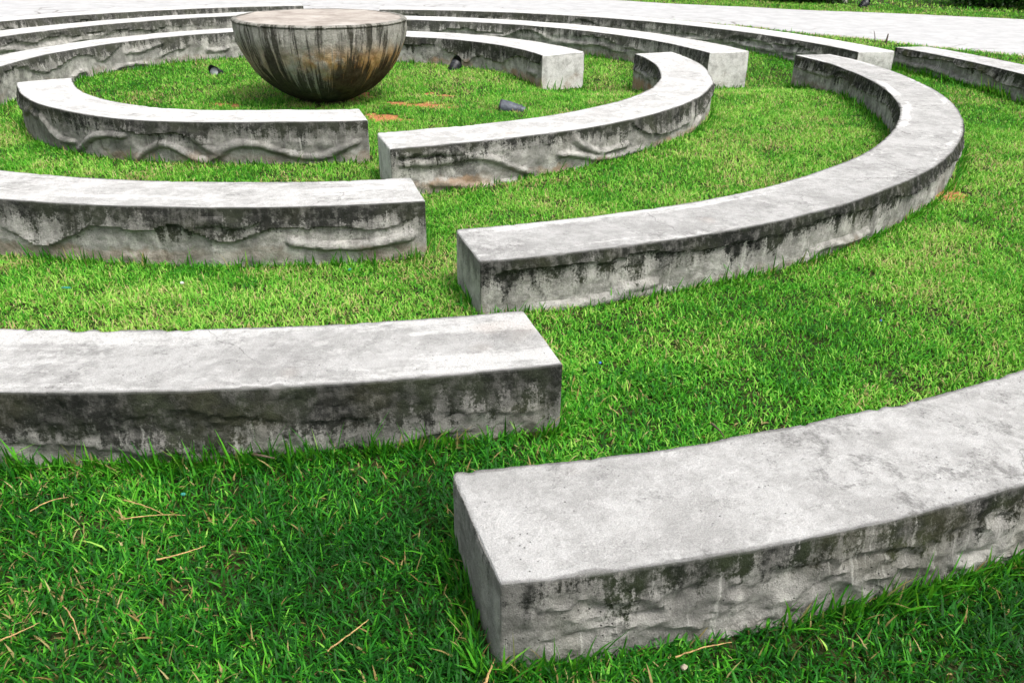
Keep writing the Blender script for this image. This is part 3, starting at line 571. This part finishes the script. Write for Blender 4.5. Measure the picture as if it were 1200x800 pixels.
def scatter(d0, d1, dens, half, scale, seg):
    area = math.pi * (d1 ** 2 - d0 ** 2) * (half / 180); n = int(area * dens)
    rr = np.sqrt(rng.uniform(d0 ** 2, d1 ** 2, n)); aa = R(90) + rng.uniform(-R(half), R(half), n)
    x = cx_ + rr * np.cos(aa); y = cy_ + rr * np.sin(aa)
    clump = fbm(x * 7, y * 7, 3, 3)
    k = ~blocked(x, y, .004) & (rng.random(n) < 1 - .90 * sstep(.25, .8, soil(x, y))) & (rng.random(n) < .55 + 1.1 * (clump - .25))
    x, y, clump = x[k], y[k], clump[k]; n = len(x); lu = lush(x, y)
    L = rng.gamma(9, (.0039 if seg == 2 else .0036), n) * (1 + .30 * lu) * scale ** .45 * (.75 + .55 * clump); W = rng.uniform(.0045, .0085, n) * scale
    lean = np.clip(rng.normal(1.22, .34, n), .15, 1.75); az = rng.uniform(0, 2 * math.pi, n) + 0
    patch = fbm(x * .8, y * .8, 14) ; p2 = fbm(x * 4, y * 4, 19)
    tint = np.clip(rng.normal(.66, .22, n) + (patch - .5) * .7 + (p2 - .5) * .5 - .56 * lu, 0, 1)
    p3 = fbm(x * 1.7, y * 1.7, 61); mow = .70 + .6 * fbm(x * 1.1, y * 1.1, 71); L = L * mow
    dry = (rng.random(n) < np.clip(.25 * sstep(.55, .75, p3) + .06 + (patch - .45) * .35 + (p2 - .5) * .4, .015, .4) * (1 - .72 * lu)).astype(float)
    return blades(np.stack([x, y, gz(x, y) - .004 + rng.uniform(0, .012, n)], -1), L, W, lean, az, tint, dry, seg)
t = NT('grass_blades'); ti = t.attr('tint'); dr = t.attr('dry')
ramp = t.n.new('ShaderNodeValToRGB'); t.put(ramp.inputs[0], ti)
els = ramp.color_ramp.elements; els[0].position = 0; els[0].color = (.005, .055, .004, 1); els[1].position = 1; els[1].color = (.38, .65, .11, 1)
for p_, c_ in ((.30, (.016, .16, .009, 1)), (.62, (.10, .42, .020, 1))): e_ = els.new(p_); e_.color = c_
c = t.mix(dr, ramp.outputs[0], t.mix(ti, (.26, .17, .06), (.55, .48, .22)))
bs = t.bsdf(c, .55, None, .22); tr = t.n.new('ShaderNodeBsdfTranslucent'); t.put(tr.inputs[0], t.mix(.5, c, (.22, .55, .03), 'MIX'))
mx = t.n.new('ShaderNodeMixShader'); mx.inputs[0].default_value = .34; t.t.links.new(bs.outputs[0], mx.inputs[1]); t.t.links.new(tr.outputs[0], mx.inputs[2])
MAT_GRASS = t.done(mx.outputs[0])
GR = [scatter(.6, 3.6, 16000, 46, 1.0, 2), scatter(3.6, 6.2, 12500, 42, 1.0, 1), scatter(6.2, 10, 7200, 40, 1.15, 1), scatter(10, 15, 3600, 39, 1.5, 1), scatter(15, 24, 800, 38, 2.4, 1), scatter(24, 40, 130, 38, 5, 1)]
V, Q, T_, a, b = merge(GR)
tag(link('grass', mesh_np('grass', V, Q, T_, dict(tint=a, dry=b), smooth=False), MAT_GRASS), 'short green lawn grass between the curved benches', 'grass', kind='stuff')
# longer uncut grass along the feet of the benches
FR = []
for k, b in B.items():
    for side in (0, 1, 2, 3):
        if side < 2: L_ = (b['a1'] - b['a0']) * (b['ri'] if side == 0 else b['ro'])
        else: L_ = b['ro'] - b['ri']
        dens = {'E': 480, 'F': 480, 'D': 220, 'C': 230}.get(k, 120)
        n = int(L_ * dens)
        if side < 2:
            th = rng.uniform(b['a0'], b['a1'], n); off = rng.exponential(.03, n) + .018
            r = (b['ri'] - off if side == 0 else b['ro'] + off) + rcorr(b, th)
            out = th + (math.pi if side == 0 else 0)
        else:
            e = b['a0'] if side == 2 else b['a1']; sg = -1 if side == 2 else 1
            r = rng.uniform(b['ri'] - .03, b['ro'] + .03, n); th = e + sg * (rng.exponential(.03, n) + .006) / r; out = th + sg * math.pi / 2
        x = b['c'][0] + r * np.cos(th); y = b['c'][1] + r * np.sin(th)
        dist = np.hypot(x - cx_, y - cy_); k_ = ~blocked(x, y, .0) & (fbm(x * 3, y * 3, 40) + rng.uniform(-.15, .15, n) > .39) & (dist < 16) & (y > cy_ - .3)
        x, y, out, dist = x[k_], y[k_], out[k_], dist[k_]; n = len(x)
        if n == 0: continue
        tall = fbm(x * 2.2, y * 2.2, 44)
        L = rng.gamma(10, .0075, n) * (.55 + .95 * tall) * (1.3 if k in 'EF' else 1.0); W = rng.uniform(.006, .010, n) * (1 + .06 * dist)
        lean = np.clip(rng.normal(.62, .3, n), .05, 1.3); az = out + rng.normal(0, 1.0, n)
        tint = np.clip(rng.normal(.38, .18, n), 0, 1); dry = (rng.random(n) < .05).astype(float)
        FR.append(blades(np.stack([x, y, gz(x, y) - .004], -1), L, W, lean, az, tint, dry, 2))
V, Q, T_, a, b = merge(FR)
tag(link('bench_foot_grass', mesh_np('bench_foot_grass', V, Q, T_, dict(tint=a, dry=b), smooth=False), MAT_GRASS), 'longer uncut grass along the feet of the benches', 'grass', kind='stuff')

# ------------------------------------------------------------------ shrubs and a pale trunked tree beyond the road
t = NT('shrub_leaves'); ti = t.attr('tint')
c = t.mix(ti, (.012, .055, .008), (.07, .20, .025))
bs = t.bsdf(c, .4, None, .4); tr = t.n.new('ShaderNodeBsdfTranslucent'); t.put(tr.inputs[0], c)
mx = t.n.new('ShaderNodeMixShader'); mx.inputs[0].default_value = .25; t.t.links.new(bs.outputs[0], mx.inputs[1]); t.t.links.new(tr.outputs[0], mx.inputs[2])
MAT_LEAF = t.done(mx.outputs[0])
M_BARK = simple('pale_bark', (.42, .40, .36), .9, var=.35, scale=12); M_STEM = simple('brown_stem', (.10, .07, .045), .9)
def leaves(lobes, n, size):
    lob = np.array(lobes); vol = (lob[:, 3] * lob[:, 4] * lob[:, 5]) ** .75; pick = rng.choice(len(lob), n, p=vol / vol.sum())
    d = rng.normal(size=(n, 3)); d /= np.linalg.norm(d, axis=1, keepdims=True); rad = rng.random(n) ** .38
    p = lob[pick, :3] + d * lob[pick, 3:6] * rad[:, None] * rng.uniform(.85, 1.12, (n, 1)); p[:, 2] = np.maximum(p[:, 2], .03)
    u = rng.normal(size=(n, 3)); u /= np.linalg.norm(u, axis=1, keepdims=True); v = np.cross(u, d + .4 * rng.normal(size=(n, 3))); v /= np.linalg.norm(v, axis=1, keepdims=True)
    s = size * rng.uniform(.6, 1.3, (n, 1))
    V = np.stack([p - u * s, p + v * s * .45, p + u * s, p - v * s * .45], 1).reshape(-1, 3)
    return V, np.arange(n * 4).reshape(-1, 4), np.repeat(np.clip(rng.normal(.45, .22, n) + (pick % 3 - 1) * .18, 0, 1), 4)
def limb_tubes(name, chains, mat, parent):
    me = bpy.data.meshes.new(name); bm = bmesh.new()
    for pts, rs in chains:
        ring0 = None
        for i, (p, r) in enumerate(zip(pts, rs)):
            p = Vector(p); d = (Vector(pts[min(i + 1, len(pts) - 1)]) - Vector(pts[max(i - 1, 0)])).normalized(); a_ = d.orthogonal().normalized(); b_ = d.cross(a_)
            ring = [bm.verts.new(p + (a_ * math.cos(2 * math.pi * k / 9) + b_ * math.sin(2 * math.pi * k / 9)) * r) for k in range(9)]
            if ring0:
                for k in range(9): bm.faces.new((ring0[k], ring0[(k + 1) % 9], ring[(k + 1) % 9], ring[k]))
            ring0 = ring
        bm.faces.new(ring0)
    bmesh.ops.recalc_face_normals(bm, faces=bm.faces[:])
    return bm_obj(name, bm, mat, parent)
def shrub(x, y, lobes, n, size, label):
    z = float(gz(x, y)); e = empty('shrub', (x, y, z)); tag(e, label, 'shrub', 'shrubs beyond the road')
    V, q, ti = leaves(lobes, n, size); link('foliage', mesh_np('foliage', V, q, attrs=dict(tint=ti), smooth=False), MAT_LEAF, e)
    ch = []
    for l in lobes: ch.append(([(l[0] * .2, l[1] * .2, -.1), (l[0] * .6, l[1] * .6, l[2] * .5), (l[0], l[1], l[2])], (.04, .03, .012)))
    limb_tubes('stems', ch, M_STEM, e)
shrub(9.2, 13.45, [(-.4, -.3, .35, .7, .6, .36), (.5, -.2, .35, .7, .6, .36), (0, 0, .8, 1.0, .9, .75), (-.7, .2, .6, .8, .8, .6), (.6, .3, .9, .8, .8, .8), (.1, -.1, 1.3, .7, .7, .6)], 14000, .06, 'dark low shrub on the far verge beside the pale trunk')
shrub(14.3, 12.75, [(-.9, -.1, .35, .9, .7, .36), (.3, -.5, .35, .9, .8, .36), (1.3, -1.0, .35, .9, .7, .36), (0, 0, .75, 1.2, 1.0, .7), (-1.0, .4, .7, .9, .9, .65), (.9, -.6, .6, 1.0, .9, .6), (.2, .3, 1.3, .9, .9, .7), (1.9, -.9, .7, 1.0, .9, .7)], 24000, .065, 'broad dark green bush at the upper right corner beyond the road')
tr_ = empty('pale_tree', (10.1, 13.3, float(gz(10.1, 13.3)))); tag(tr_, 'tree with a pale leaning trunk beside the dark low shrub beyond the road', 'tree')
ch = [([(0, 0, -.1), (-.02, 0, .25), (-.10, .05, 1.2), (-.1, .1, 2.2), (.05, .1, 3.4)], (.13, .09, .075, .065, .04))]
for k in range(6):
    aa = k * 1.05; ch.append(([(-.1, .1, 2.0 + .2 * k), (-.1 + .5 * math.cos(aa), .1 + .5 * math.sin(aa), 2.6 + .2 * k), (-.1 + 1.1 * math.cos(aa), .1 + 1.1 * math.sin(aa), 3.0 + .2 * k)], (.04, .028, .012)))
limb_tubes('trunk', ch, M_BARK, tr_)
V, q, ti = leaves([(1.1 * math.cos(k * 1.05) - .1, 1.1 * math.sin(k * 1.05), 3.1 + .2 * k, .75, .75, .5) for k in range(6)] + [(0, 0, 4.2, .9, .9, .6)], 9000, .07)
link('crown', mesh_np('crown', V, q, attrs=dict(tint=ti), smooth=False), MAT_LEAF, tr_)

# ------------------------------------------------------------------ small things in the grass
M_STRAW = simple('dry_straw', (.42, .27, .11), .8, var=.3, scale=60); M_TWIG = simple('brown_twig', (.09, .065, .045), .9)
def strand(name, pts, r, mat, label, cat, group):
    pts = [Vector((p[0], p[1], float(gz(p[0], p[1])) + p[2])) for p in pts]; o = pts[0].copy()
    fine_ = []
    for i in range(13):
        u = i / 12; p = pts[0] * (1 - u) ** 2 + pts[1] * 2 * u * (1 - u) + pts[2] * u * u
        fine_.append(p - o + Vector((random.uniform(-1, 1), random.uniform(-1, 1), 0)) * .0015)
    ob = limb_tubes(name, [(fine_, [r * (1 - .6 * i / 12) for i in range(13)])], mat, None); ob.location = o
    return tag(ob, label, cat, group)
GS = 'dry grass stalks lying on the lawn'
strand('dry_stalk', [(0.258, -7.71, .045), (0.305, -7.669, .065), (0.348, -7.633, .045)], 0.0025, M_STRAW, 'dry straw by the left edge below the black-stained bench', 'dry stalk', GS)
strand('dry_stalk', [(0.54, -7.647, .045), (0.624, -7.689, .065), (0.701, -7.721, .045)], 0.0025, M_STRAW, 'short dry straw left of the green glass bit', 'dry stalk', GS)
strand('dry_stalk', [(0.581, -7.746, .045), (0.678, -7.741, .065), (0.772, -7.723, .045)], 0.0022, M_STRAW, 'thin level dry straw under the green glass bit', 'dry stalk', GS)
strand('dry_stalk', [(0.762, -7.939, .045), (0.838, -7.943, .065), (0.888, -7.873, .045)], 0.003, M_STRAW, 'bent dry stalk in the middle of the dark left foreground grass', 'dry stalk', GS)
strand('dry_stalk', [(0.572, -8.137, .045), (0.63, -8.194, .065), (0.678, -8.262, .045)], 0.0025, M_STRAW, 'thin dry stalk sloping down in the lower left grass', 'dry stalk', GS)
strand('dry_stalk', [(0.466, -8.269, .045), (0.518, -8.259, .065), (0.538, -8.202, .045)], 0.0025, M_STRAW, 'dry stalk at the left border near the bottom corner', 'dry stalk', GS)
strand('dry_stalk', [(1.352, -8.295, .045), (1.406, -8.258, .065), (1.445, -8.18, .045)], 0.003, M_STRAW, 'thick dry stalk left of the grey foreground bench end', 'dry stalk', GS)
strand('dry_stalk', [(1.774, -8.397, .045), (1.786, -8.372, .065), (1.798, -8.315, .045)], 0.004, M_STRAW, 'broken brown stalk leaning at the corner foot of the grey foreground bench', 'dry stalk', GS)
strand('dry_stalk', [(2.279, -8.294, .045), (2.356, -8.268, .065), (2.442, -8.237, .045)], 0.0025, M_STRAW, 'dry stalk in the tall grass along the lumpy bench side', 'dry stalk', GS)
strand('twig', [(2.612, -7.125, .055), (2.628, -7.162, .06), (2.644, -7.209, .05)], .005, M_TWIG, 'small brown twig in the grass behind the grey foreground bench', 'twig', None)
strand('twig', [(0.896, -7.379, .05), (0.938, -7.4, .06), (0.982, -7.404, .05)], .006, M_TWIG, 'brown leaf stalk at the foot of the black-stained bench', 'twig', None)
strand('stake', [(8.033, 5.112, -.05), (8.033, 5.112, .08), (8.043, 5.112, .16)], .022, M_TWIG, 'short dark stake in the grass strip beside the pale road', 'stake', None)
strand('twig', [(7.924, 5.318, -.03), (7.924, 5.318, .08), (7.8740000000000006, 5.318, .18)], .01, M_TWIG, 'thin twig standing left of the dark stake by the road', 'twig', None)
M_WHITE = simple('white_scrap', (.55, .55, .52), .6, var=.05); M_TEAL = simple('teal_plastic', (.03, .22, .17), .35, var=.1); M_BLUE = simple('blue_plastic', (.05, .16, .5), .4, var=.1); M_PEB = simple('pale_stone', (.28, .24, .18), .8)
def scrap(x, y, z, size, mat, label, cat='litter'):
    bm = bmesh.new(); bmesh.ops.create_icosphere(bm, subdivisions=2, radius=1)
    for v in bm.verts:
        k = 1 + .35 * (random.random() - .5); v.co = Vector((v.co.x * size[0] * k, v.co.y * size[1] * k, v.co.z * size[2] * k))
    o = bm_obj('pebble' if cat == 'pebble' else 'litter_scrap', bm, mat, None, (x, y, float(gz(x, y)) + z), smooth=False); o.rotation_euler = (random.uniform(-.5, .5), random.uniform(-.5, .5), random.uniform(0, 3))
    return tag(o, label, cat)
scrap(0.037, -5.7, .05, (0.012, 0.01, 0.006), M_WHITE, 'white scrap of litter in the grass below the wavy second row bench', 'litter')
scrap(-0.517, -5.842, .05, (0.006, 0.03, 0.004), M_TEAL, 'thin teal plastic strip in the grass left of the white scrap', 'litter')
scrap(0.728, -7.617, .05, (0.008, 0.008, 0.006), M_TEAL, 'tiny teal bit in the dark grass of the left foreground', 'litter')
scrap(0.894, -5.42, .05, (0.012, 0.01, 0.006), M_TEAL, 'small teal bit at the foot of the second row bench', 'litter')
scrap(2.219, -6.635, .05, (0.007, 0.006, 0.004), M_BLUE, 'tiny blue scrap right of the black-stained bench end', 'litter')
scrap(3.652, -6.128, .05, (0.006, 0.005, 0.004), M_BLUE, 'tiny blue scrap in the open lawn at right', 'litter')
scrap(2.294, -8.332, .05, (0.009, 0.008, 0.006), M_PEB, 'pale pebble in the grass at the bottom right', 'pebble')
